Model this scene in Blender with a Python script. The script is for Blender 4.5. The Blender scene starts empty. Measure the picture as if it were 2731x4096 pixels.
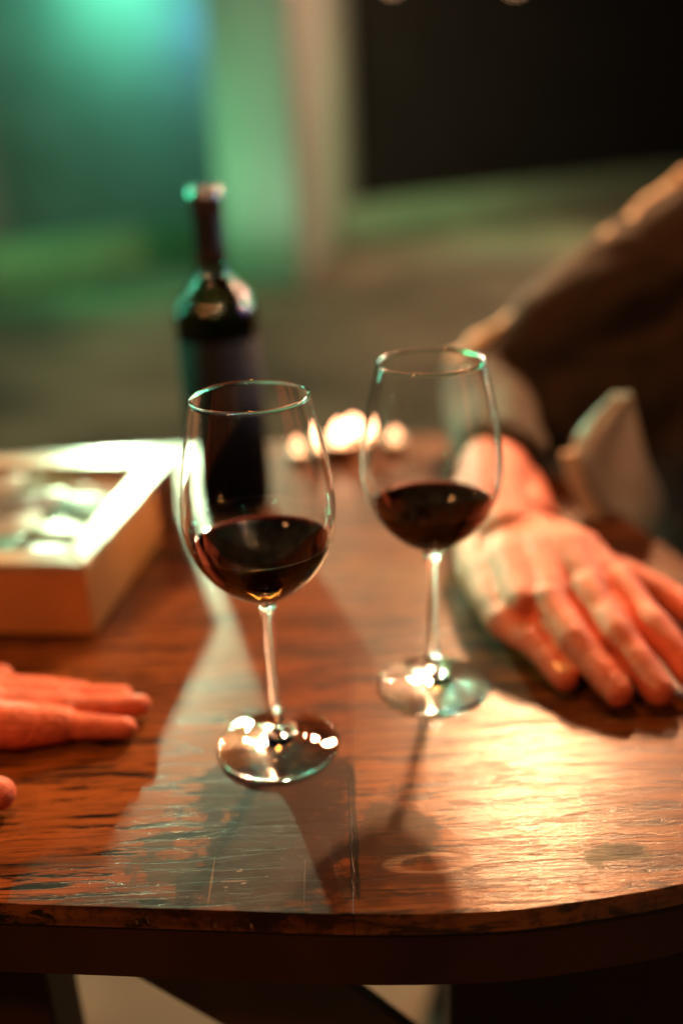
import bpy, bmesh, math, random
from mathutils import Vector, Matrix, noise
random.seed(7)
S = bpy.context.scene
COL = S.collection
# ------------------------------------------------------------------ camera
CAM_LOC = Vector((0, 0, .3564))
pitch, roll = .383, -.0489
fwd = Vector((0, math.cos(pitch), -math.sin(pitch)))
R0 = Vector((1, 0, 0)); U0 = Vector((0, math.sin(pitch), math.cos(pitch)))
Rv = R0*math.cos(roll) + U0*math.sin(roll); Uv = -R0*math.sin(roll) + U0*math.cos(roll)
cd = bpy.data.cameras.new('camera')
cam = bpy.data.objects.new('camera', cd); COL.objects.link(cam)
cam.matrix_world = Matrix(((Rv.x, Uv.x, -fwd.x, CAM_LOC.x), (Rv.y, Uv.y, -fwd.y, CAM_LOC.y), (Rv.z, Uv.z, -fwd.z, CAM_LOC.z), (0, 0, 0, 1)))
cd.sensor_fit = 'VERTICAL'; cd.sensor_height = 36; cd.sensor_width = 24; cd.lens = 34.9
cd.clip_start = .02; cd.clip_end = 200
cd.dof.use_dof = True; cd.dof.focus_distance = .508; cd.dof.aperture_fstop = 1.65
S.camera = cam
# ------------------------------------------------------------------ world (night)
w = bpy.data.worlds.new('World'); S.world = w; w.use_nodes = True
w.node_tree.nodes['Background'].inputs[0].default_value = (.012, .016, .02, 1)
w.node_tree.nodes['Background'].inputs[1].default_value = .25
# ------------------------------------------------------------------ lamps
def lamp(name, loc, power, color, radius):
    l = bpy.data.lights.new(name, 'POINT'); l.energy = power; l.color = color; l.shadow_soft_size = radius
    o = bpy.data.objects.new(name, l); o.location = loc; COL.objects.link(o); return o
def spot(name, loc, target, power, color, radius, angle, blend=.6):
    l = bpy.data.lights.new(name, 'SPOT'); l.energy = power; l.color = color; l.shadow_soft_size = radius
    l.spot_size = math.radians(angle); l.spot_blend = blend
    o = bpy.data.objects.new(name, l); o.location = loc; COL.objects.link(o)
    o.rotation_euler = (Vector(target)-Vector(loc)).to_track_quat('-Z', 'Y').to_euler(); return o
spot('warm_lamp_back_right', (.44, 2.05, 1.10), (.10, .55, 0), 165, (1, .49, .22), .035, 75)
spot('warm_lamp_second', (.36, 2.00, 1.16), (.10, .55, 0), 55, (1, .49, .24), .025, 75)
spot('warm_lamp_third', (.60, 2.20, 1.02), (.10, .55, 0), 40, (1, .49, .24), .025, 75)
spot('green_lamp_back_left', (-.95, 4.10, .875), (-.07, 1.22, 0), 800, (.72, 1, .58), .05, 15, 1.0)
lamp('orange_lamp_overhead', (-.10, .95, 1.55), 50, (1, .30, .05), .08)
lamp('orange_lamp_front_left', (-.85, -.35, 1.25), 44, (1, .38, .13), .08)
lamp('green_wall_lamp', (-1.75, 9.40, 1.55), 32, (.14, 1, .60), .10)
lamp('blue_wall_lamp', (-1.02, 9.6, 1.15), 5, (.14, .30, 1), .08)
spot('green_floodlight', (-1.15, 5.5, -.60), (-.45, 7.2, .9), 58, (.66, 1, .62), .08, 80)
lamp('green_bench_lamp', (1.6, 9.0, .3), 30, (.08, 1, .34), .12)
lamp('green_ground_lamp', (-1.5, 7.0, .1), 20, (.08, 1, .34), .10)
lamp('added_green_streak_lamp', (3.0, 5.0, 1.5), 20, (.10, 1, .50), .15)  # added off-frame light, reflects as a green streak on the glass bowls
lamp('warm_yard_lamp', (2.3, 4.0, 2.1), 270, (1, .58, .34), .08)
lamp('warm_side_lamp', (1.9, 8.2, 1.4), 140, (1, .56, .40), .08)
lamp('cool_lamp_right', (1.5, 1.9, .75), 9, (.55, .62, 1), .02)
spot('added_green_glint_left', (-1.5, 1.75, .80), (-.1045, .905, .22), 190, (.10, 1, .50), .02, 11)  # added narrow spot for the green highlight on the bottle's left shoulder
spot('added_warm_glint_right', (1.25, 1.55, .95), (-.1045, .905, .21), 170, (1, .52, .26), .02, 11)  # added narrow spot for a warm highlight on the bottle's right shoulder
spot('added_cool_glint_right', (1.30, 1.15, .55), (-.1045, .905, .21), 130, (.50, .62, 1), .02, 11)  # added narrow spot for the bluish highlight on the bottle
spot('added_warm_glint_front', (.25, -.60, 1.30), (-.1045, .905, .20), 160, (1, .55, .30), .03, 9)  # added narrow spot for a highlight on the bottle's front
lamp('added_green_glint_back', (-1.05, 3.9, .95), 14, (.15, 1, .60), .03)  # added point light, puts a green glint on the bottle lip
lamp('added_warm_point_right_a', (1.35, 1.25, .95), 9, (1, .52, .26), .02)  # added point light for warm glints on the bottle
lamp('added_warm_point_right_b', (1.25, 1.6, 1.05), 9, (1, .52, .26), .02)  # second added point light for the bottle's warm glints
lamp('added_under_table_fill', (-.20, 1.15, -.30), 3, (1, .88, .62), .05)  # added fill hidden under the tabletop, brightens the floor
def streak_strip(name, loc, target, power, color, w_, h_):
    l = bpy.data.lights.new(name, 'AREA'); l.shape = 'RECTANGLE'; l.size = w_; l.size_y = h_; l.energy = power; l.color = color
    o = bpy.data.objects.new(name, l); o.location = loc; COL.objects.link(o)
    d = Vector(target)-Vector(loc); d.z = 0
    o.rotation_euler = d.to_track_quat('-Z', 'Y').to_euler(); return o
streak_strip('added_green_strip_right', (2.3, 2.5, .85), (0, .6, 0), 26, (.08, 1, .50), .10, 1.5)  # added off-frame strip, makes green streaks on the glasses' right sides
streak_strip('added_green_strip_left', (-2.3, 2.4, .85), (0, .6, 0), 13, (.15, 1, .60), .10, 1.3)  # added off-frame strip for the streaks on the left sides
# ------------------------------------------------------------------ render settings
S.view_settings.view_transform = 'Standard'; S.view_settings.look = 'None'
S.view_settings.exposure = 0; S.view_settings.gamma = 1; S.view_settings.use_curve_mapping = False
cy = S.cycles
cy.max_bounces = 20; cy.transmission_bounces = 16; cy.glossy_bounces = 8; cy.diffuse_bounces = 3; cy.transparent_max_bounces = 16
cy.caustics_reflective = True; cy.caustics_refractive = True; cy.blur_glossy = .3
cy.sample_clamp_indirect = 0; cy.use_denoising = True

# ================================================================== helpers
def mat(name):
    m = bpy.data.materials.new(name); m.use_nodes = True
    return m, m.node_tree.nodes, m.node_tree.links, m.node_tree.nodes['Principled BSDF']
def simple(name, col, rough=.5, noise_amt=0, nscale=20, bump=0, bscale=80, **kw):
    m, N, L, P = mat(name)
    P.inputs['Base Color'].default_value = (*col, 1); P.inputs['Roughness'].default_value = rough
    for k, v in kw.items(): P.inputs[k.replace('_', ' ')].default_value = v
    tc = N.new('ShaderNodeTexCoord')
    if noise_amt:
        n = N.new('ShaderNodeTexNoise'); n.inputs['Scale'].default_value = nscale; n.inputs['Detail'].default_value = 5
        L.new(tc.outputs['Object'], n.inputs['Vector'])
        r = N.new('ShaderNodeMapRange'); r.inputs['From Min'].default_value = .3; r.inputs['From Max'].default_value = .7
        r.inputs['To Min'].default_value = 1-noise_amt; r.inputs['To Max'].default_value = 1+noise_amt
        L.new(n.outputs['Fac'], r.inputs['Value'])
        mx = N.new('ShaderNodeVectorMath'); mx.operation = 'SCALE'; mx.inputs[0].default_value = col
        L.new(r.outputs[0], mx.inputs['Scale']); L.new(mx.outputs[0], P.inputs['Base Color'])
    if bump:
        n2 = N.new('ShaderNodeTexNoise'); n2.inputs['Scale'].default_value = bscale; n2.inputs['Detail'].default_value = 6
        L.new(tc.outputs['Object'], n2.inputs['Vector'])
        b = N.new('ShaderNodeBump'); b.inputs['Strength'].default_value = bump; b.inputs['Distance'].default_value = .002
        L.new(n2.outputs['Fac'], b.inputs['Height']); L.new(b.outputs[0], P.inputs['Normal'])
    return m

def link_mesh(name, verts, faces, m, root=None, smooth=False, loc=None):
    """one mesh object; verts are world coordinates, moved into the parent's space"""
    o0 = Vector(loc) if loc is not None else Vector((0, 0, 0))
    if root is not None and loc is None:
        o0 = root_world(root)
    me = bpy.data.meshes.new(name)
    me.from_pydata([Vector(v)-o0 for v in verts], [], faces)
    me.materials.append(m)
    bm = bmesh.new(); bm.from_mesh(me); bmesh.ops.recalc_face_normals(bm, faces=bm.faces); bm.to_mesh(me); bm.free()
    if smooth:
        for p in me.polygons: p.use_smooth = True
    o = bpy.data.objects.new(name, me); COL.objects.link(o)
    if root is not None: o.parent = root
    else: o.location = o0
    return o
def root_world(r):
    v = Vector((0, 0, 0))
    while r is not None: v += Vector(r.location); r = r.parent
    return v
def thing(name, label, cat, loc=(0, 0, 0), group=None):
    o = bpy.data.objects.new(name, None); o.location = loc; o.empty_display_size = .05; COL.objects.link(o)
    o['label'] = label; o['category'] = cat
    if group: o['group'] = group
    return o
def structure(o): o['kind'] = 'structure'; return o
def bevel(o, wd, seg=2, angle=30):
    b = o.modifiers.new('bevel', 'BEVEL'); b.width = wd; b.segments = seg; b.limit_method = 'ANGLE'; b.angle_limit = math.radians(angle)
    return o
def prism(poly, z0, z1):
    n = len(poly)
    v = [(x, y, z0) for x, y in poly]+[(x, y, z1) for x, y in poly]
    f = [tuple(range(n))[::-1], tuple(range(n, 2*n))]+[(i, (i+1) % n, n+(i+1) % n, n+i) for i in range(n)]
    return v, f
def box_between(a, b, wd, h, up=Vector((0, 0, 1))):
    """beam from a to b, cross-section wd (sideways) x h (along up)"""
    a, b = Vector(a), Vector(b); d = (b-a).normalized(); s = d.cross(up).normalized(); u = s.cross(d).normalized()
    v = [p+s*sx*wd/2+u*sz*h/2 for p in (a, b) for sx, sz in ((-1, -1), (1, -1), (1, 1), (-1, 1))]
    return v, [(0, 1, 2, 3), (7, 6, 5, 4), (0, 4, 5, 1), (1, 5, 6, 2), (2, 6, 7, 3), (3, 7, 4, 0)]
def lathe(profile, seg=96, center=(0, 0, 0)):
    cx, cy_, cz = center; v = []; f = []; rings = []
    for r, z in profile:
        if r < 1e-6: rings.append([len(v)]); v.append((cx, cy_, cz+z))
        else:
            rings.append(list(range(len(v), len(v)+seg)))
            v += [(cx+r*math.cos(2*math.pi*i/seg), cy_+r*math.sin(2*math.pi*i/seg), cz+z) for i in range(seg)]
    for a, b in zip(rings, rings[1:]):
        for i in range(seg):
            j = (i+1) % seg
            if len(a) == 1 and len(b) == 1: continue
            if len(a) == 1: f.append((a[0], b[i], b[j]))
            elif len(b) == 1: f.append((a[i], a[j], b[0]))
            else: f.append((a[i], a[j], b[j], b[i]))
    return v, f
def spline(pts, n=8):
    """Catmull-Rom through the points"""
    P = [Vector(p) for p in pts]; P = [2*P[0]-P[1]]+P+[2*P[-1]-P[-2]]; out = []
    for i in range(1, len(P)-2):
        for k in range(n):
            t = k/n; a, b, c, d = P[i-1:i+3]
            out.append(.5*((2*b)+(c-a)*t+(2*a-5*b+4*c-d)*t*t+(3*b-a-3*c+d)*t**3))
    out.append(P[-2]); return out

# ---- organic bodies: tapered capsules joined by a voxel remesh into one surface
def capsule(bm, p, q, r1, r2, seg=16, flat=1.0):
    p, q = Vector(p), Vector(q); d = q-p; L = d.length
    if L < 1e-6: d = Vector((0, 0, 1))
    rot = d.to_track_quat('Z', 'Y').to_matrix()
    rings = []
    prof = [(-r1*math.cos(a), r1*math.sin(a)) for a in [math.pi/2*k/5 for k in range(1, 6)]]
    prof += [(L+r2*math.sin(a), r2*math.cos(a)) for a in [math.pi/2*k/5 for k in range(5)]]
    for z, r in prof:
        rings.append([bm.verts.new(p+rot @ Vector((r*math.cos(2*math.pi*i/seg), r*math.sin(2*math.pi*i/seg)*flat, z))) for i in range(seg)])
    for a, b in zip(rings, rings[1:]):
        for i in range(seg): bm.faces.new((a[i], a[(i+1) % seg], b[(i+1) % seg], b[i]))
    t0 = bm.verts.new(p+rot @ Vector((0, 0, -r1))); t1 = bm.verts.new(p+rot @ Vector((0, 0, L+r2)))
    for i in range(seg):
        bm.faces.new((t0, rings[0][(i+1) % seg], rings[0][i])); bm.faces.new((t1, rings[-1][i], rings[-1][(i+1) % seg]))
def organic(name, chains, voxel, smooth_it, m, root, disp=None, scale_z=None):
    bm = bmesh.new()
    for pts in chains:
        for (p, r1), (q, r2) in zip(pts, pts[1:]): capsule(bm, p, q, r1, r2)
    me = bpy.data.meshes.new(name); bm.to_mesh(me); bm.free()
    o = bpy.data.objects.new(name, me); COL.objects.link(o)
    r = o.modifiers.new('r', 'REMESH'); r.mode = 'VOXEL'; r.voxel_size = voxel
    s = o.modifiers.new('s', 'SMOOTH'); s.factor = .5; s.iterations = smooth_it
    dg = bpy.context.evaluated_depsgraph_get(); dg.update()
    me2 = bpy.data.meshes.new_from_object(o.evaluated_get(dg)); me2.name = name
    bpy.data.objects.remove(o)
    o0 = root_world(root)
    if disp:
        nr = [v.normal.copy() for v in me2.vertices]
        for v, nv in zip(me2.vertices, nr): v.co += nv*disp(v.co)
    for v in me2.vertices: v.co -= o0
    me2.materials.clear(); me2.materials.append(m)
    for p in me2.polygons: p.use_smooth = True
    o = bpy.data.objects.new(name, me2); COL.objects.link(o); o.parent = root
    return o

# ================================================================== materials
def wood(name, axis, c_dark, c_mid, c_light, rough=.3, marks=(), coat=.45, spec=.12, rings=(), bump=.45, speck=True, streak=.85):
    m, N, L, P = mat(name)
    tc = N.new('ShaderNodeTexCoord')
    def mapping(sx, sy, sz=70, off=(0, 0, 0)):
        mp = N.new('ShaderNodeMapping')
        mp.inputs['Scale'].default_value = (sx, sy, sz) if axis == 'X' else (sy, sx, sz)
        mp.inputs['Location'].default_value = off
        L.new(tc.outputs['Object'], mp.inputs['Vector']); return mp
    def nz(mp, scale, detail=5, rough_=.6, dist=0):
        n = N.new('ShaderNodeTexNoise'); n.inputs['Scale'].default_value = scale; n.inputs['Detail'].default_value = detail
        n.inputs['Roughness'].default_value = rough_; n.inputs['Distortion'].default_value = dist
        L.new(mp.outputs[0], n.inputs['Vector']); return n
    def math_(op, a, b=None, clamp=False):
        n = N.new('ShaderNodeMath'); n.operation = op; n.use_clamp = clamp
        for i, x in enumerate((a, b)):
            if x is None: continue
            if isinstance(x, (int, float)): n.inputs[i].default_value = x
            else: L.new(x, n.inputs[i])
        return n.outputs[0]
    def ramp(x, lo, hi, a=0, b=1):
        r = N.new('ShaderNodeMapRange'); r.inputs['From Min'].default_value = lo; r.inputs['From Max'].default_value = hi
        r.inputs['To Min'].default_value = a; r.inputs['To Max'].default_value = b; r.interpolation_type = 'SMOOTHSTEP'
        L.new(x, r.inputs['Value']); return r.outputs[0]
    def mix(fac, a, b):
        n = N.new('ShaderNodeMix'); n.data_type = 'RGBA'
        if isinstance(fac, (int, float)): n.inputs[0].default_value = fac
        else: L.new(fac, n.inputs[0])
        for i, x in ((6, a), (7, b)):
            if isinstance(x, tuple): n.inputs[i].default_value = (*x, 1)
            else: L.new(x, n.inputs[i])
        return n.outputs[2]
    g1 = nz(mapping(6, 90), 1, 6, .65, .4)          # broad grain
    g2 = nz(mapping(40, 1000), 1, 4, .7)             # fine grain
    g3 = nz(mapping(20, 230, 70, (3, 1, 2)), 1, 5, .68, .7)   # dark open pores
    big = nz(mapping(5, 7), 1, 3, .5)
    col = mix(ramp(g1.outputs['Fac'], .32, .68), c_dark, c_mid)
    col = mix(math_('MULTIPLY', ramp(big.outputs['Fac'], .42, .7), .7), col, c_light)
    col = mix(math_('MULTIPLY', ramp(g2.outputs['Fac'], .45, .68), .6), col, tuple(x*.35 for x in c_dark))
    pores = math_('MULTIPLY', ramp(g3.outputs['Fac'], .50, .60), streak)
    col = mix(pores, col, tuple(x*.06 for x in c_dark))
    matte = None
    # separate x,y for the worn patches
    sp = N.new('ShaderNodeSeparateXYZ'); L.new(tc.outputs['Object'], sp.inputs[0])
    wob = nz(mapping(60, 60), 1, 4)
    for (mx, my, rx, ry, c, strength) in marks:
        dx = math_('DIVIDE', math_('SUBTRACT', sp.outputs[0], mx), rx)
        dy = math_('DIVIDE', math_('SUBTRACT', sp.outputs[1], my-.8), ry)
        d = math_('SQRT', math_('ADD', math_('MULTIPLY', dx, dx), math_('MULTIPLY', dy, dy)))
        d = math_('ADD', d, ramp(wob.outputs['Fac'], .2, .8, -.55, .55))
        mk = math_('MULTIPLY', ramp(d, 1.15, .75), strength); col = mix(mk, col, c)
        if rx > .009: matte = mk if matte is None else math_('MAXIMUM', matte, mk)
    if speck:
        fl = nz(mapping(160, 420, 70, (9, 4, 1)), 1, 3, .6)
        vb = nz(mapping(9, 9, 70, (7, 2, 0)), 1, 3)
        sk = math_('MULTIPLY', ramp(fl.outputs['Fac'], .66, .72), ramp(vb.outputs['Fac'], .48, .62))
        col = mix(math_('MULTIPLY', sk, .6), col, (.45, .36, .26))
    for (mx, my, rx, ry, wd, amp) in rings:      # worn scratch rings
        dx = math_('DIVIDE', math_('SUBTRACT', sp.outputs[0], mx), rx)
        dy = math_('DIVIDE', math_('SUBTRACT', sp.outputs[1], my-.8), ry)
        d = math_('SQRT', math_('ADD', math_('MULTIPLY', dx, dx), math_('MULTIPLY', dy, dy)))
        d = math_('ADD', d, ramp(wob.outputs['Fac'], .2, .8, -.12, .12))
        e = math_('ABSOLUTE', math_('SUBTRACT', d, 1.0))
        k = math_('MULTIPLY', ramp(e, wd, wd*.3), ramp(big.outputs['Fac'], .3, .6))
        k = math_('MULTIPLY', k, ramp(g2.outputs['Fac'], .35, .55))
        col = mix(math_('MULTIPLY', k, amp), col, (.55, .40, .28))
    L.new(col, P.inputs['Base Color'])
    rn = nz(mapping(22, 60, 70, (1, 5, 0)), 1, 6, .7)
    r_ = ramp(rn.outputs['Fac'], .3, .7, rough*.88, rough*1.2)
    L.new(r_, P.inputs['Roughness'])
    # relief: grain ridges, pores, random hairline scratches
    sc = nz(mapping(14, 900, 70, (2, 2, 2)), 1, 2)
    h = math_('ADD', math_('MULTIPLY', g2.outputs['Fac'], .55), math_('MULTIPLY', g1.outputs['Fac'], .2))
    h = math_('SUBTRACT', h, math_('MULTIPLY', pores, .5))
    und = nz(mapping(240, 620), 1, 3, .6)
    h = math_('ADD', h, math_('MULTIPLY', und.outputs['Fac'], .8))
    h = math_('ADD', h, math_('MULTIPLY', sc.outputs['Fac'], .25))
    b = N.new('ShaderNodeBump'); b.inputs['Strength'].default_value = bump; b.inputs['Distance'].default_value = .00017
    L.new(h, b.inputs['Height']); L.new(b.outputs[0], P.inputs['Normal'])
    P.inputs['Coat Weight'].default_value = coat; P.inputs['Coat Roughness'].default_value = .19
    P.inputs['Specular IOR Level'].default_value = spec
    if matte is not None:
        cw = math_('MULTIPLY', math_('SUBTRACT', 1.0, math_('MULTIPLY', matte, .85)), coat); L.new(cw, P.inputs['Coat Weight'])
    L.new(b.outputs[0], P.inputs['Coat Normal'])
    return m

GREYG = (.055, .060, .048)
M_left = wood('wood_left_boards', 'X', (.038, .011, .003), (.22, .062, .012), (.27, .090, .020), .42, coat=.38, streak=1.0,
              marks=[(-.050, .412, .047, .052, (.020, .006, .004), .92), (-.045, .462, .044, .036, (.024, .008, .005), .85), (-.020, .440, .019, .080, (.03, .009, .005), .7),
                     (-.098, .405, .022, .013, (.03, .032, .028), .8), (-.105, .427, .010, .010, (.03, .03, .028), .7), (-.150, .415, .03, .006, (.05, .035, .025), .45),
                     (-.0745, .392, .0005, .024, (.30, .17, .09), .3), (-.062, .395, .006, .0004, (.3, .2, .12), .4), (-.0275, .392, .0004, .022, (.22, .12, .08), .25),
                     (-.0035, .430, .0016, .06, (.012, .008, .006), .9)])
M_right = wood('wood_right_boards', 'X', (.065, .020, .005), (.22, .074, .016), (.28, .105, .026), .42,
               marks=[(.128, .402, .017, .0085, (.085, .078, .050), 1.0), (.135, .403, .0088, .0045, (.022, .022, .016), 1.0),
                      (.020, .430, .022, .030, (.035, .028, .020), .75), (.004, .402, .010, .030, (.05, .02, .012), .6), (-.001, .43, .0016, .055, (.010, .008, .006), .95),
                     
                     (.102, .4772, .046, .00035, (.03, .012, .006), .75), (.044, .4275, .0022, .0018, (.01, .02, .015), 1), (.0795, .478, .0016, .0010, (.01, .01, .01), 1), (.081, .4585, .0014, .0009, (.01, .01, .01), 1), (.056, .478, .0012, .0009, (.01, .01, .01), 1), (.150, .402, .014, .0005, (.04, .03, .02), .9)],
               rings=[(.036, .401, .019, .0065, .30, .55)], bump=.9)
M_back = wood('wood_back_boards', 'X', (.035, .011, .004), (.17, .052, .012), (.23, .078, .018), .42)
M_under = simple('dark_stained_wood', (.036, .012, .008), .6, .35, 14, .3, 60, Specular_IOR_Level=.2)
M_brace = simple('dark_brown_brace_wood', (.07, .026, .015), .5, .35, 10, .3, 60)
def glass_mat():
    m, N, L, P = mat('clear_glass')
    P.inputs['Base Color'].default_value = (1, 1, 1, 1); P.inputs['Roughness'].default_value = 0
    P.inputs['IOR'].default_value = 1.5; P.inputs['Transmission Weight'].default_value = 1
    return m
M_glass = glass_mat()
def wine_mat():
    m, N, L, P = mat('red_wine')
    P.inputs['Base Color'].default_value = (1, .9, .9, 1); P.inputs['Roughness'].default_value = 0
    P.inputs['IOR'].default_value = 1.34; P.inputs['Transmission Weight'].default_value = 1
    v = N.new('ShaderNodeVolumeAbsorption'); v.inputs['Color'].default_value = (.42, .01, .015, 1); v.inputs['Density'].default_value = 1000
    at = N.new('ShaderNodeAttribute'); at.attribute_name = 'ior'; L.new(at.outputs['Fac'], P.inputs['IOR'])
    L.new(v.outputs[0], N['Material Output'].inputs['Volume']); return m
M_wine = wine_mat()
def bottle_mat():
    m, N, L, P = mat('dark_green_bottle_glass')
    P.inputs['Base Color'].default_value = (.5, .55, .25, 1); P.inputs['Roughness'].default_value = .03
    P.inputs['IOR'].default_value = 1.5; P.inputs['Transmission Weight'].default_value = 1
    v = N.new('ShaderNodeVolumeAbsorption'); v.inputs['Color'].default_value = (.45, .5, .12, 1); v.inputs['Density'].default_value = 95
    L.new(v.outputs[0], N['Material Output'].inputs['Volume']); return m
M_bottle = bottle_mat()
M_foil = simple('dark_foil', (.006, .004, .004), .25, .2, 60, .15, 200)
M_label = simple('black_paper_label', (.0015, .002, .0025), .8, .1, 60, .1, 300, Specular_IOR_Level=.08)
M_skin = simple('skin', (.60, .135, .072), .52, .28, 45, .8, 330, Subsurface_Weight=.12)
M_skin.node_tree.nodes['Principled BSDF'].inputs['Subsurface Radius'].default_value = (.01, .004, .002)
M_nail = simple('fingernail', (.68, .36, .26), .25)
M_jacket = simple('brown_jacket_cloth', (.017, .0095, .0065), .9, .45, 22, .8, 160, Sheen_Weight=.10, Sheen_Roughness=.5)
M_jacket.node_tree.nodes['Principled BSDF'].inputs['Sheen Tint'].default_value = (1, .8, .6, 1)
M_jacket_dark = simple('black_jacket_cloth', (.010, .010, .010), .9, .3, 18, .5, 240, Sheen_Weight=.15)
M_rim_light = simple('painted_rim_light_cloth', (.78, .64, .48), .95, .25, 60, .5, 240, Sheen_Weight=.6)  # cream colour stands in for back light on the sleeve's edge
M_cuff = simple('ochre_brown_cuff_lining', (.09, .045, .025), .9, .25, 30, .4, 240)
M_shirt = simple('grey_shirt_cloth', (.50, .62, .70), .9, .15, 30, .4, 260)
M_hem = simple('cream_shirt_hem', (.75, .72, .62), .85, .1, 60, .3, 260)
M_boxwood = simple('orange_plywood', (.50, .22, .07), .55, .18, 16, .25, 70)
M_boxrim = simple('pale_varnished_rim_wood', (.40, .32, .22), .30, .12, 25, .15, 60, Coat_Weight=.1, Coat_Roughness=.3)
M_ground = simple('yard_ground', (.20, .155, .11), .95, .65, 1.3, .4, 12)
M_wall = simple('plastered_wall', (.50, .52, .50), .9, .15, 1.5, .4, 6)
M_wall2 = simple('warm_plastered_wall', (.42, .36, .32), .9, .15, 1.5, .4, 6)
M_dark = simple('dark_board_wall', (.016, .013, .011), .9, .3, 2, .4, 6)
M_kerb = simple('painted_low_wall', (.22, .30, .20), .8, .2, 3, .4, 12)

# ================================================================== the yard
structure(link_mesh('ground', [(-30, -8, -.75), (30, -8, -.75), (30, 45, -.75), (-30, 45, -.75)], [(0, 1, 2, 3)], M_ground))
t = thing('building', 'pale plastered building corner rising behind the bottle, lit green on one face', 'building', (-.8, 7.2, -.75))
link_mesh('green_lit_wall', *prism([(-.76, 7.4), (-.2, 6.9), (-.17, 6.99), (-.70, 7.5)], -.75, 2.2), M_wall, t)
link_mesh('side_wall', *prism([(-.2, 6.9), (.33, 11.5), (.23, 11.5), (-.17, 6.99)], -.75, 2.203), M_wall2, t)
w1 = link_mesh('back_wall', *prism([(-9, 10), (-.45, 10), (-.45, 10.25), (-9, 10.25)], -.75, 2.6), M_wall, loc=(-4.7, 10.1, -.75))
w1['label'] = 'plastered wall at the back left with a pool of green lamp light'; w1['category'] = 'wall'
w2 = link_mesh('dark_fence', *prism([(.42, 11.3), (9, 18.1), (8.8, 18.3), (.30, 11.5)], -.75, 5), M_dark, loc=(4.6, 14.8, -.75))
w2['label'] = 'very dark tall fence filling the background at the right'; w2['category'] = 'fence'
k = link_mesh('low_wall', *prism([(.12, 9.4), (4.5, 12.85), (4.35, 13.1), (.0, 9.65)], -.75, -.45), M_kerb, loc=(2.2, 11.2, -.75))
k['label'] = 'low green lit wall running before the dark fence at the right'; k['category'] = 'low wall'; bevel(k, .02)
k = link_mesh('low_wall', *prism([(-2.5, 7.3), (-.95, 8.6), (-1.1, 8.85), (-2.65, 7.55)], -.75, -.42), M_kerb, loc=(-1.9, 8, -.75))
k['label'] = 'low green lit wall on the ground left of the bottle'; k['category'] = 'low wall'; bevel(k, .02)

# string of warm bulbs just above the right background
M_bulb, N, L, P = mat('warm_bulb'); P.inputs['Emission Color'].default_value = (1, .5, .25, 1); P.inputs['Emission Strength'].default_value = 1.8
M_cap = simple('bulb_cap', (.02, .02, .02), .5)
def bulb(loc, r, label):
    t = thing('light_bulb', label, 'light bulb', loc, 'bulbs hanging at the top of the background')
    v, f = lathe([(0, -r), (r*.5, -r*.87), (r*.87, -r*.5), (r, 0), (r*.8, r*.6), (r*.45, r*1.2), (0, r*1.25)], 20, loc)
    link_mesh('glass_bulb', v, f, M_bulb, t, True)
    v, f = lathe([(0, r*1.2), (r*.5, r*1.2), (r*.5, r*2.2), (0, r*2.3)], 16, loc)
    link_mesh('bulb_cap', v, f, M_cap, t, True)
bulb((.341, 5.0, .876), .022, 'small warm bulb at the top edge above the dark middle background')
bulb((.892, 5.0, .851), .022, 'small warm bulb at the top edge above the right glass')
bulb((-.12, 5.0, .905), .018, 'small dim warm bulb above the pale building corner')

# ================================================================== table
TZ = -.75; T0 = (0, .8, TZ)
table = thing('table', 'worn varnished wooden table with a curved front edge carrying two wine glasses', 'table', T0)
front_pts = [(-.60, .436), (-.40, .412), (-.25, .3955), (-.179, .3876), (-.074, .3763), (-.006, .3691), (.056, .3664), (.098, .3692), (.157, .3783), (.205, .394), (.25, .424), (.283, .47), (.297, .53)]
front = [(p.x, p.y) for p in spline([(x, y, 0) for x, y in front_pts], 6)]
def fy(x):
    for (x0, y0), (x1, y1) in zip(front, front[1:]):
        if x0 <= x <= x1: return y0+(y1-y0)*(x-x0)/(x1-x0)
    return front[-1][1]
right_pts = [(.297, .53), (.298, .62), (.285, .72), (.262, .82), (.238, .93), (.20, 1.02), (.15, 1.08), (.10, 1.115)]
rightp = [(p.x, p.y) for p in spline([(x, y, 0) for x, y in right_pts], 8)]
def interp(tab, y):
    if y <= tab[0][0]: return tab[0][1]
    for (y0, x0), (y1, x1) in zip(tab, tab[1:]):
        if y <= y1: return x0+(x1-x0)*(y-y0)/(y1-y0)
    return tab[-1][1]
S1 = [(y, p) for y, p in [(q.x, q.y) for q in spline([(.36, -.0745, 0), (.3795, -.0783, 0), (.405, -.0915, 0), (.4384, -.0992, 0), (.4845, -.0990, 0), (.55, -.095, 0), (.70, -.092, 0), (1.3, -.09, 0)], 8)]]
S2 = [(.36, -.0037), (.4685, -.0018), (.60, .002), (1.3, .006)]
edge_at = []    # right outline as (y,x) up to its top
for x, y in [(q[0], q[1]) for q in front if q[0] > .2]+rightp[1:]:
    if not edge_at or y > edge_at[-1][0]: edge_at.append((y, x))
G = .00012
TH = .013
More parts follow.
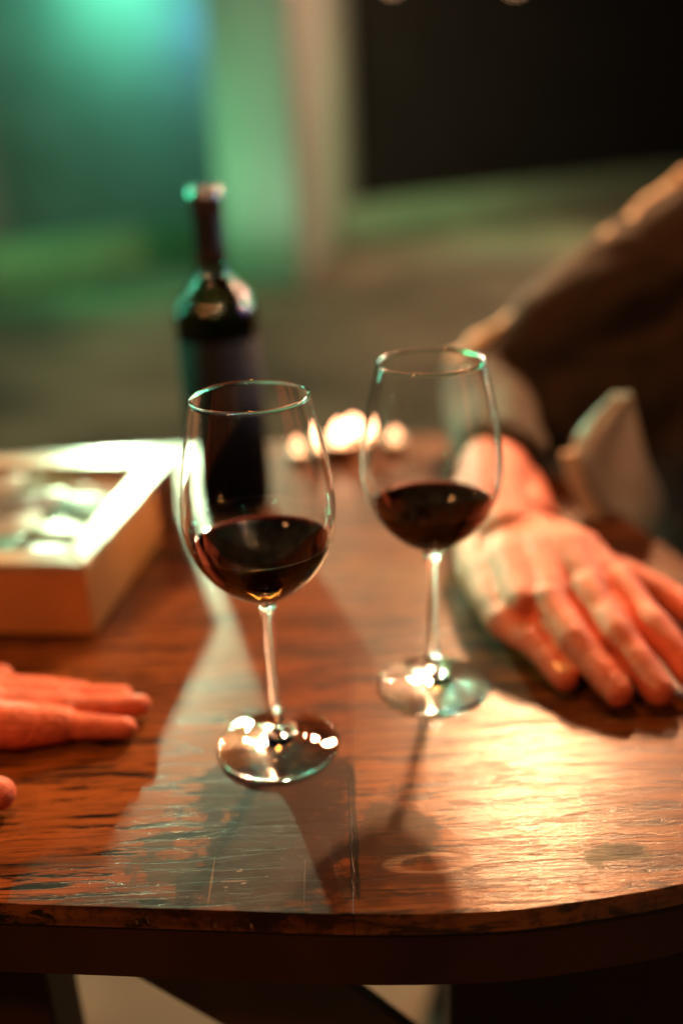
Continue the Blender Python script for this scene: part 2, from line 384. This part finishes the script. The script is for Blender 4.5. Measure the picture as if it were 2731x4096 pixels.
def board(name, m, left, right, y0, y1, label=None, ztop=0.0):
    """left/right: functions of y, or None for the open front; y0 None = the table's front edge"""
    n = 14
    if y0 is None:
        xl, xr = left(fy(-.05) if left(.38) < .1 else .38), right(.38)
        xl = left(.385); xr = right(.385)
        bot = [(xl+(xr-xl)*i/40, fy(xl+(xr-xl)*i/40)) for i in range(41)]
    else:
        bot = [(left(y0)+G, y0+G), (right(y0)-G, y0+G)]
    ys = [(bot[-1][1]+(y1-bot[-1][1])*i/n) for i in range(1, n)]
    rp = [(right(y)-G, y) for y in ys]
    ys2 = [(bot[0][1]+(y1-bot[0][1])*i/n) for i in range(1, n)]
    lp = [(left(y)+G, y) for y in ys2]
    poly = bot+rp+[(right(y1)-G, y1-G), (left(y1)+G, y1-G)]+lp[::-1]
    v, f = prism(poly, -TH, ztop)
    o = link_mesh(name, v, f, m, table)
    if label: o['label'] = label
    bevel(o, .0016, 3, 40)
    return o
Lx = lambda y: -.60
s1 = lambda y: interp(S1, y)
s2 = lambda y: interp(S2, y)
def Rx(y): return interp(edge_at, y)
# left front board, running on behind the seam to the right edge
xs = [-.60+(s2(.37)+.60)*i/60 for i in range(61)]
lf = [(x-G if i == 60 else x, fy(x)) for i, x in enumerate(xs)]
wsm = lambda y: .0011*noise.noise(Vector((y*160, 0, 3)))
seam = [(s2(y)+wsm(y), y) for y in [.3745+.0058*i for i in range(40)]]
ysr = [.4775+(.607-.4775)*i/12 for i in range(13)]
poly = lf+[(x-G, y) for x, y in seam]+[(s2(.607)-G, .6068), (-.60, .6068)]
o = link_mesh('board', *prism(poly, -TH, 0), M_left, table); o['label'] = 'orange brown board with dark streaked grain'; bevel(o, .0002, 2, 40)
# full-width boards behind
for y0, y1, zt in ((.607, .79, -.0002), (.79, .95, .0001), (.95, 1.112, 0)):
    ys = [y0+(y1-y0)*i/12 for i in range(1, 12)]
    poly = [(-.60, y0+G), (Rx(y0), y0+G)]+[(Rx(y), y) for y in ys]+[(Rx(y1), y1-G), (-.60, y1-G)]
    o = link_mesh('board', *prism(poly, -TH, zt), M_back, table); bevel(o, .0002, 2, 40)
# right boards; the front one ends in the curved corner
poly = [(x, fy(x)) for x in [s2(.37)+G+(.20-s2(.37)-G)*i/30 for i in range(31)]]+[(x, y) for x, y in front if .20 < x]
poly += [(Rx(y), y) for y in [.535+.012*i for i in range(6)]]+[(Rx(.607), .6068), (s2(.607)+G, .6068)]+[(x+G, y) for x, y in seam[::-1]]
o = link_mesh('board', *prism(poly, -TH, 0), M_right, table); o['label'] = 'glossy amber front board at the right of the seam'; bevel(o, .0002, 2, 40)
# apron under the top, following the front
ap = [(x, y+.0025) for x, y in front if x < .26]
inner = [(x, y+.032) for x, y in reversed(ap)]
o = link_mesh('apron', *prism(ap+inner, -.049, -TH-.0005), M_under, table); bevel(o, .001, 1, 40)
# legs and slanting brace
for nm, (cx_, cy_, wx, wy) in {'a': (.152, .475, .20, .045), 'b': (-.262, .48, .14, .05), 'c': (.12, .98, .06, .06), 'd': (-.45, 1.0, .06, .06)}.items():
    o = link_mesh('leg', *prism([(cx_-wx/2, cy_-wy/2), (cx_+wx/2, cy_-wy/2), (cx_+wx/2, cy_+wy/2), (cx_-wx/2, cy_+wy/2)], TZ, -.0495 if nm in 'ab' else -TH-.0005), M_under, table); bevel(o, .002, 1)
vb = [(-.213, .45, -.049), (-.085, .45, -.049), (.115, .45, -.27), (.115, .45, -.348)]
vv = vb+[(x, y+.010, z) for x, y, z in vb]
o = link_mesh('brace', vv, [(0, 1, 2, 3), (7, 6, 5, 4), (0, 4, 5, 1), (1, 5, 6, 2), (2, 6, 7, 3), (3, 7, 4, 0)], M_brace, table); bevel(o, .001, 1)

# ================================================================== wine glasses
OUT = [(0, .0009), (.020, .0004), (.0345, .0003), (.0364, .0006), (.0368, .0012), (.0364, .0019), (.033, .0028), (.026, .0042), (.018, .0062), (.011, .0090),
       (.0068, .0125), (.0048, .018), (.0039, .026), (.0034, .040), (.0033, .060), (.0034, .078), (.0038, .088), (.0046, .0935), (.0066, .0978),
       (.0110, .1018), (.0180, .1063), (.0255, .1125), (.0325, .1205), (.0382, .1310), (.0416, .1430), (.0427, .1550), (.0419, .1680), (.0399, .1820), (.0371, .1970), (.0340, .2100), (.0317, .2188)]
IN = [(.0309, .2188), (.0333, .2098), (.0363, .1970), (.0391, .1820), (.0411, .1680), (.0418, .1550), (.0407, .1433), (.0372, .1318), (.0314, .1216), (.0244, .1140), (.0170, .1083), (.0100, .1048), (.0045, .1032), (0, .1028)]
def smooth_profile(p, n=5):
    return [(max(0, q.x), q.y) for q in spline([(a, b, 0) for a, b in p], n)]
OUTs, INs = smooth_profile(OUT), smooth_profile(IN)
RIM = [(.03185, .21915), (.03200, .2195), (.03180, .2199), (.03135, .22010), (.03090, .2199), (.03070, .2195), (.03078, .21915)]
def rin(z):
    for (r0, z0), (r1, z1) in zip(INs, INs[1:]):
        if z1 <= z <= z0: return r0+(r1-r0)*(z-z0)/(z1-z0)
    return 0
def wine_glass(x, y, zw, label, rot=0):
    t = thing('wine_glass', label, 'wine glass', (x, y, .0002), 'wine glasses on the table')
    wall = [(r, z) for r, z in INs if z > zw+.0004]+[(rin(zw), zw)]
    v, f = lathe(OUTs+RIM+wall, 128, (x, y, .0002))
    gb = link_mesh('glass_body', v, f, M_glass, t, True)
    # the open lower inner wall is closed by the wine; make every normal point out of the glass
    prof = [(0, zw-.0005)]+[(r, zw-.0005) for r in (.012, .024, rin(zw)-.003)]+[(rin(zw)-.0012, zw-.00035), (rin(zw), zw)]
    low = [(r, z) for r, z in INs if z < zw-.0004]
    low[-1] = (0, low[-1][1])
    v, f = lathe(prof+low, 128, (x, y, .0002))
    wn = link_mesh('wine', v, f, M_wine, t, True)
    at = wn.data.attributes.new('ior', 'FLOAT', 'FACE')
    for p in wn.data.polygons: at.data[p.index].value = 1.34 if (p.center.z > zw-.0006 and p.normal.z > .5) else .893
    return t
wine_glass(-.0455, .5091, .1361, 'sharp nearer wine glass with red wine standing left of centre')
wine_glass(.0557, .5679, .1315, 'softly blurred wine glass beside the resting hand, partly filled with red wine')

# ================================================================== wine bottle
BX, BY = -.1045, .905
bt = thing('wine_bottle', 'dark green wine bottle with black label and dark foil neck behind the left glass', 'wine bottle', (BX, BY, .0002))
BP = smooth_profile([(0, .012), (.012, .009), (.024, .002), (.033, .0004), (.0370, .0035), (.0380, .010), (.0380, .06), (.0380, .12), (.0380, .170), (.0377, .186), (.0355, .1985), (.0300, .2085), (.0225, .2165), (.0172, .2245), (.0150, .235), (.0143, .25), (.0139, .275), (.0138, .287)], 4)+[(.0152, .2885), (.0155, .292), (.0152, .296), (.0138, .2975), (.0138, .3005), (.0130, .3012), (0, .3012)]
v, f = lathe(BP, 96, (BX, BY, .0002)); link_mesh('bottle_body', v, f, M_bottle, bt, True)
v, f = lathe([(.0146, .236), (.0149, .236), (.0146, .25), (.0143, .275), (.0142, .2875), (.0157, .2885), (.0160, .292), (.0156, .2965), (.0143, .298), (.0143, .3012), (.0138, .3018), (0, .3019)], 96, (BX, BY, .0002))
link_mesh('foil_capsule', v, f, M_foil, bt, True)
v, f = lathe([(.0382, .012), (.03835, .012), (.03835, .172), (.0382, .172)], 96, (BX, BY, .0002)); link_mesh('label', v, f, M_label, bt, True)

# ================================================================== box of packets, back left
bang = math.radians(-7.8); Q = Vector((-.1877, .657, 0))     # front right corner
ex = Vector((-math.cos(bang), -math.sin(bang), 0)); ex = Vector((-.990, .136, 0)).normalized(); ey = Vector((.136, .990, 0)).normalized()
BW, BD, BH = .34, .245, .060
bx = thing('wooden_box', 'shallow orange wooden box with a wide pale rim at the left edge of the table', 'box', tuple(Q+ex*BW/2+ey*BD/2))
def bp(u, v): p = Q+ex*u+ey*v; return (p.x, p.y)
def slab(name, u0, u1, v0, v1, z0, z1, m, root, bev=.0015):
    o = link_mesh(name, *prism([bp(u0, v0), bp(u1, v0), bp(u1, v1), bp(u0, v1)], z0, z1), m, root); bevel(o, bev, 2); return o
WT = .010
slab('front_panel', 0.001, BW-.001, 0.001, WT, .0015, BH-.0065, M_boxwood, bx)
slab('back_panel', 0.001, BW-.001, BD-WT, BD-.001, .0015, BH-.0065, M_boxwood, bx)
slab('side_panel', 0.001, WT, WT+.0003, BD-WT-.0003, .0015, BH-.0065, M_boxwood, bx)
slab('side_panel', BW-WT, BW-.001, WT+.0003, BD-WT-.0003, .0015, BH-.0065, M_boxwood, bx)
slab('bottom_panel', WT+.0003, BW-WT-.0003, WT+.0003, BD-WT-.0003, .002, .007, M_boxwood, bx)
RW = .026
def quad_prism(name, pts, z0, z1, m, root, bev=.0015):
    o = link_mesh(name, *prism([bp(*p) for p in pts], z0, z1), m, root); bevel(o, bev, 2); return o
z0r, z1r = BH-.006, BH
quad_prism('rim', [(0, 0), (BW, 0), (BW-RW, RW-.0003), (RW, RW-.0003)], z0r, z1r, M_boxrim, bx)
quad_prism('rim', [(0, BD), (RW, BD-RW+.0003), (BW-RW, BD-RW+.0003), (BW, BD)], z0r, z1r, M_boxrim, bx)
quad_prism('rim', [(0, .0004), (RW-.0003, RW), (RW-.0003, BD-RW), (0, BD-.0004)], z0r, z1r, M_boxrim, bx)
quad_prism('rim', [(BW, .0004), (BW, BD-.0004), (BW-RW+.0003, BD-RW), (BW-RW+.0003, RW)], z0r, z1r, M_boxrim, bx)
pk = [('teal', (.10, .42, .36)), ('cream', (.62, .52, .40)), ('orange', (.55, .20, .08)), ('grey', (.35, .34, .30)), ('pale green', (.35, .55, .42)), ('white', (.7, .68, .62))]
pm = [simple('packet_'+n.replace(' ', '_'), tuple(x*.36 for x in c), 0.42, .1, 60, .5, 90, Coat_Weight=.2, Coat_Roughness=.3) for n, c in pk]
places = [(u, v) for v in (.050, .096, .142, .190) for u in (.055, .105, .16, .215, .27)]
row = ['front row', 'second row', 'third row', 'back row']; colm = ['beside the right rim', 'second from the right rim', 'in the middle', 'second from the left rim', 'beside the left rim']
for i, (u, v_) in enumerate(places):
    ci = [3, 0, 4, 5, 0, 4, 5, 3, 0, 2, 0, 3, 2, 4, 1, 1, 4, 5, 3, 0][i]
    a = random.uniform(-.6, .6); n = 9; vs = []; fs = []
    zc = .048+random.uniform(-.004, .003); hw, hl = .029, .027
    tl = (random.uniform(-.18, .18), random.uniform(-.18, .18))
    for s in (1, -1):
        for yy in range(n):
            for xx in range(n):
                p, q = xx/(n-1)*2-1, yy/(n-1)*2-1
                px, py = p*hw*math.cos(a)-q*hl*math.sin(a), p*hw*math.sin(a)+q*hl*math.cos(a)
                puff = .0040*(1-p**4)*(1-q**4)+.0003
                cr = noise.noise(Vector((p*2.1+i*3, q*2.1, i)))*.0028
                c = Q+ex*(u+px)+ey*(v_+py)
                vs.append((c.x, c.y, zc+s*puff+cr+tl[0]*px+tl[1]*py))
    for s in (0, 1):
        for yy in range(n-1):
            for xx in range(n-1):
                b0 = s*n*n+yy*n+xx; fs.append((b0, b0+1, b0+n+1, b0+n))
    c = Q+ex*u+ey*v_
    o = link_mesh('packet', vs, fs, pm[ci], loc=(c.x, c.y, zc), smooth=True)
    o['category'] = 'packet'; o['group'] = 'packets lying in the wooden box'
    o['label'] = f'{pk[ci][0]} packet in the {row[i//5]} of the box, {colm[i%5]}'

# ================================================================== tea lights at the far side of the table
M_wax = simple('candle_wax', (.8, .55, .4), .5, Subsurface_Weight=.4)
M_cup = simple('tin_cup', (.6, .55, .5), .25, Metallic=1.0)
M_flame, N, L, P = mat('flame'); P.inputs['Emission Color'].default_value = (1, .43, .22, 1); P.inputs['Emission Strength'].default_value = 17; P.inputs['Base Color'].default_value = (1, .7, .5, 1)
M_flame2 = M_flame.copy(); M_flame2.name = 'small_flame'; M_flame2.node_tree.nodes['Principled BSDF'].inputs['Emission Strength'].default_value = 5
def candle(x, y, sc, label, fm=M_flame):
    t = thing('tea_light', label, 'tea light', (x, y, .0003), 'burning tea lights at the far side of the table')
    r = .019*sc
    c = (x, y, .0003)
    v, f = lathe([(0, 0), (r*.97, 0), (r, .002), (r, .0165*sc), (r*1.04, .017*sc), (r*.96, .0168*sc), (r*.95, .012*sc), (0, .0118*sc)], 40, c); link_mesh('tin_cup', v, f, M_cup, t, True)
    v, f = lathe([(0, .0122*sc), (r*.93, .0122*sc), (r*.93, .0148*sc), (r*.3, .0142*sc), (0, .014*sc)], 32, c); link_mesh('wax', v, f, M_wax, t, True)
    v, f = lathe([(0, .0150*sc), (.0045, .0165*sc), (.0075, .020*sc), (.0078, .0245*sc), (.0045, .030*sc), (0, .034*sc)], 20, c); link_mesh('flame', v, f, fm, t, True)
candle(-.036, 1.04, .8, 'small dim tea light at the left of the group, seen through the sharp glass', M_flame2)
candle(.003, 1.050, 1.2, 'brightest tea light, just right of the sharp glass bowl')
candle(.018, 1.075, 1.1, 'tea light close behind the brightest one, left of the blurred glass rim')
candle(.058, 1.06, .8, 'small dim tea light seen through the blurred glass', M_flame2)

# ================================================================== person at the right
per = thing('person', 'seated person in a brown jacket resting a bare hand on the table at the right', 'person', (.47, 1.1, -.75))
hand = organic('hand', [
    [((.1400, .860, .060), .031), ((.1340, .7867, .049), .033), ((.1290, .7448, .042), .0325), ((.1300, .715, .038), .031)],
    [((.1500, .800, .045), .027), ((.1480, .740, .040), .028)], [((.1180, .780, .045), .026), ((.1120, .735, .036), .025)],
    [((.1130, .745, .030), .023), ((.1080, .690, .027), .022), ((.1050, .640, .027), .0155), ((.1075, .608, .024), .0125)],
    [((.1330, .715, .034), .026), ((.1240, .665, .036), .023), ((.1220, .612, .034), .015)],
    [((.1350, .715, .036), .026), ((.1450, .665, .039), .023), ((.1410, .612, .036), .0150)],
    [((.1400, .715, .036), .026), ((.1600, .665, .041), .023), ((.1700, .620, .039), .0150)],
    [((.1450, .715, .034), .026), ((.1720, .675, .038), .024), ((.1930, .630, .035), .0148)],
    # little, ring, middle, index finger
    [((.1085, .6060, .025), .0125), ((.1160, .5945, .0222), .0106), ((.1235, .5842, .0212), .0108), ((.1290, .5730, .0172), .0097), ((.1335, .5640, .0150), .0096), ((.1385, .5510, .0108), .0088)],
    [((.1385, .606, .037), .0138), ((.1440, .588, .0325), .0120), ((.1486, .5690, .0286), .0124), ((.1545, .5570, .0230), .0111), ((.1597, .5470, .0190), .0110), ((.1672, .5310, .0122), .0099)],
    [((.1665, .614, .040), .0141), ((.1712, .592, .0352), .0122), ((.1756, .5700, .0316), .0127), ((.1812, .5580, .0250), .0114), ((.1852, .5470, .0206), .0113), ((.1925, .5300, .0125), .0101)],
    [((.1925, .628, .038), .0138), ((.1980, .602, .0330), .0120), ((.2028, .5790, .0296), .0124), ((.2120, .5600, .0205), .0110), ((.2175, .5450, .0125), .0098)],
    # webs between the fingers
    [((.1150, .600, .0190), .0100), ((.1290, .5850, .0190), .0080)],
    [((.1230, .612, .0270), .0120), ((.1350, .5900, .0230), .0095)],
    [((.1540, .618, .0320), .0130), ((.1590, .5900, .0270), .0105), ((.1640, .5720, .0220), .0075)],
    [((.1800, .622, .0320), .0130), ((.1850, .5950, .0280), .0105), ((.1900, .5780, .0230), .0075)],
    # thumb, from the side of the palm
    [((.1750, .690, .026), .018), ((.2120, .668, .021), .0145), ((.2380, .640, .0150), .0120), ((.2520, .612, .0125), .0105)],
], .0013, 6, M_skin, per, disp=lambda c: .0007*noise.noise(c*70))
# tendons are part of the displaced surface; nails sit on the fingertips
def nail(p, d, wdt, ln):
    p = Vector(p); d = Vector(d).normalized(); s = d.cross(Vector((0, 0, 1))).normalized(); u = s.cross(d).normalized(); vs = []; fs = []; n = 7
    for i in range(n):
        for j in range(n):
            a, b = i/(n-1)*2-1, j/(n-1)*2-1
            rr = math.sqrt(max(0, 1-abs(b)**4)) if b > 0 else 1
            vs.append(p+d*b*ln/2+s*a*wdt/2*rr+u*(.0011*(1-a*a)))
    k_ = len(vs); vs += [q-u*.0012 for q in vs]
    for i in range(n-1):
        for j in range(n-1):
            b0 = i*n+j; fs += [(b0, b0+1, b0+n+1, b0+n), (k_+b0, k_+b0+n, k_+b0+n+1, k_+b0+1)]
    link_mesh('fingernail', vs, fs, M_nail, hand, True)
hand.location = (0, 0, 0)
for p, d in (((.1380, .5520, .0192), (.3, -1, -.3)), ((.1670, .5325, .0213), (.4, -1, -.35)), ((.1922, .5320, .0219), (.3, -1, -.4)), ((.2185, .5470, .0215), (.1, -1, -.45))):
    nail(p, d, .0110, .0115)
wr = lambda c: .006*noise.noise(Vector((c.x*16, c.y*16, c.z*26)))+.002*noise.noise(c*60)
organic('jacket', [
    [((.158, 1.055, .066), .045), ((.300, 1.09, .145), .070), ((.455, 1.13, .215), .088)],
    [((.20, 1.06, .05), .055), ((.30, 1.08, .06), .085), ((.45, 1.12, .08), .12)], [((.24, 1.04, .03), .05), ((.36, 1.08, 0), .08)],
    [((.158, 1.055, .066), .045), ((.158, .975, .062), .045), ((.150, .900, .060), .044), ((.146, .852, .056), .043)],
    [((.455, 1.13, .185), .085), ((.60, 1.15, .22), .10), ((.74, 1.16, .22), .09)],
    [((.52, 1.16, .16), .14), ((.52, 1.14, .0), .155), ((.54, 1.12, -.25), .165)],
    [((.66, 1.16, .16), .13), ((.66, 1.14, .0), .145), ((.64, 1.12, -.25), .165)],
    [((.40, 1.12, .14), .10), ((.43, 1.08, .0), .12)],
], .006, 6, M_jacket, per, disp=wr)
organic('sleeve_rim_light', [[((.132, 1.062, .098), .009), ((.186, 1.07, .131), .012), ((.253, 1.08, .174), .014), ((.321, 1.10, .222), .015), ((.389, 1.12, .268), .016), ((.45, 1.13, .300), .017)]], .003, 4, M_rim_light, per, disp=lambda c: .006*noise.noise(c*45)+.003*noise.noise(c*120))  # added strip that paints the lit rim along the upper arm
organic('trouser_leg', [[((.56, 1.10, -.27), .10), ((.42, .80, -.20), .085), ((.36, .66, -.19), .075)], [((.36, .66, -.19), .075), ((.40, .68, -.45), .06), ((.42, .70, -.70), .05)]], .006, 4, M_jacket_dark, per, disp=wr)
organic('far_sleeve', [[((.74, 1.16, .22), .085), ((.62, .98, .02), .07), ((.43, .80, -.01), .055)]], .006, 5, M_jacket_dark, per, disp=wr)
# open cuff of the near sleeve: a flared band with thickness
def band(name, c0, c1, r0, r1, m, th=.004, seg=40, flat=.85):
    c0, c1 = Vector(c0), Vector(c1); d = (c1-c0).normalized(); s = d.cross(Vector((0, 0, 1))).normalized(); u = s.cross(d).normalized()
    vs = []; n = 6
    for layer in (0, 1):
        for j in range(n+1):
            tt = j/n; c = c0.lerp(c1, tt); r = r0+(r1-r0)*tt-(th if layer else 0)
            for i in range(seg):
                a = 2*math.pi*i/seg; rr = r*(1+.05*math.sin(3*a+1)+.03*math.sin(7*a))
                vs.append(c+s*rr*math.cos(a)+u*rr*flat*math.sin(a))
    fs = []; K = (n+1)*seg
    for j in range(n):
        for i in range(seg):
            k2 = (i+1) % seg; fs += [(j*seg+i, j*seg+k2, (j+1)*seg+k2, (j+1)*seg+i), (K+j*seg+i, K+(j+1)*seg+i, K+(j+1)*seg+k2, K+j*seg+k2)]
    for i in range(seg):
        k2 = (i+1) % seg; fs += [(n*seg+i, n*seg+k2, K+n*seg+k2, K+n*seg+i), (i, K+i, K+k2, k2)]
    return link_mesh(name, vs, fs, m, per, True)
# grey shirt showing between the jacket fronts, with its cream hem
def cloth(name, pts_l, pts_r, m, th=.003, n=14, k_=8, amp=.004):
    l = spline(pts_l, 5); r = spline(pts_r, 5); vs = []
    N_ = min(len(l), len(r))
    for off in (0, th):
        for j in range(N_):
            for i in range(k_+1):
                p = l[j].lerp(r[j], i/k_); y = amp*math.sin(i*1.1+j*.5)+off
                vs.append((p.x, p.y+y, p.z))
    fs = []; K = N_*(k_+1); W_ = k_+1
    for j in range(N_-1):
        for i in range(k_):
            a = j*W_+i; fs += [(a, a+1, a+W_+1, a+W_), (K+a, K+a+W_, K+a+W_+1, K+a+1)]
        a = j*W_; fs += [(a, a+W_, K+a+W_, K+a), (a+k_, K+a+k_, K+a+k_+W_, a+k_+W_)]
    for i in range(k_):
        a = (N_-1)*W_+i; fs += [(i, K+i, K+i+1, i+1), (a, a+1, K+a+1, K+a)]
    return link_mesh(name, vs, fs, m, per, True)
cloth('shirt', [(.246, .852, .112), (.212, .85, .066), (.222, .85, .010), (.244, .85, -.055)], [(.262, .852, .112), (.276, .85, .060), (.300, .85, -.002), (.270, .85, -.058)], M_shirt)
cloth('shirt_hem', [(.1985, .838, .064), (.205, .838, .040), (.219, .838, .008), (.237, .838, -.030)], [(.213, .838, .066), (.221, .838, .040), (.236, .838, .008), (.254, .838, -.028)], M_hem, th=.005, amp=.0005, k_=4)

# ================================================================== person at the left (hands only reach the picture)
pl = thing('person', 'person beyond the left edge holding an open palm over the table', 'person', (-.62, .56, -.75))
lh = organic('hand', [
    [((-.330, .545, .028), .024), ((-.262, .540, .022), .022), ((-.235, .536, .020), .0195)],
    [((-.240, .524, .017), .0165), ((-.205, .522, .0150), .0145), ((-.180, .525, .0120), .0112)],
    [((-.240, .536, .018), .0160), ((-.180, .541, .0125), .0108)],
    [((-.240, .548, .018), .0155), ((-.186, .553, .0130), .0102)],
    [((-.240, .556, .018), .0150), ((-.196, .562, .0135), .0098)],
    [((-.182, .5255, .0120), .0092), ((-.1576, .5244, .0095), .0078), ((-.1400, .5235, .0085), .0070)],
    [((-.180, .5415, .0125), .0094), ((-.1506, .5445, .0105), .0080), ((-.1350, .5460, .0100), .0071)],
    [((-.187, .5540, .0130), .0094), ((-.1630, .5560, .0115), .0080), ((-.1480, .5570, .0110), .0070)],
    [((-.196, .5630, .0130), .0090), ((-.1860, .5640, .0125), .0078), ((-.1760, .5640, .0120), .0068)],
    [((-.262, .556, .022), .016), ((-.245, .566, .022), .011), ((-.230, .572, .020), .009)],
], .0012, 5, M_skin, pl, disp=lambda c: .0005*noise.noise(c*90))
lh2 = organic('hand', [
    [((-.420, .450, .034), .026), ((-.330, .450, .028), .026), ((-.285, .450, .022), .022)],
    [((-.290, .455, .022), .018), ((-.245, .462, .016), .011), ((-.218, .4610, .0135), .0105), ((-.1985, .4585, .0125), .0098)],
    [((-.290, .443, .022), .018), ((-.255, .437, .016), .010), ((-.235, .433, .013), .0085), ((-.222, .430, .011), .0078)],
    [((-.290, .430, .022), .016), ((-.262, .420, .016), .010), ((-.242, .415, .013), .0085), ((-.230, .412, .011), .0078)],
    [((-.300, .420, .022), .014), ((-.272, .405, .016), .009), ((-.255, .400, .013), .0080), ((-.245, .398, .011), .0072)],
    [((-.300, .470, .024), .015), ((-.272, .485, .020), .011), ((-.252, .490, .015), .0095)],
], .0013, 5, M_skin, pl)
organic('jacket', [
    [((-.325, .530, .036), .034), ((-.46, .56, .05), .045), ((-.60, .66, .22), .07)],
    [((-.415, .450, .036), .036), ((-.52, .42, .05), .046), ((-.64, .38, .22), .07)],
    [((-.60, .66, .22), .07), ((-.72, .54, .24), .10), ((-.64, .38, .22), .07)],
    [((-.74, .54, .18), .13), ((-.74, .54, 0), .14), ((-.72, .54, -.25), .15)],
], .007, 5, M_jacket_dark, pl, disp=wr)
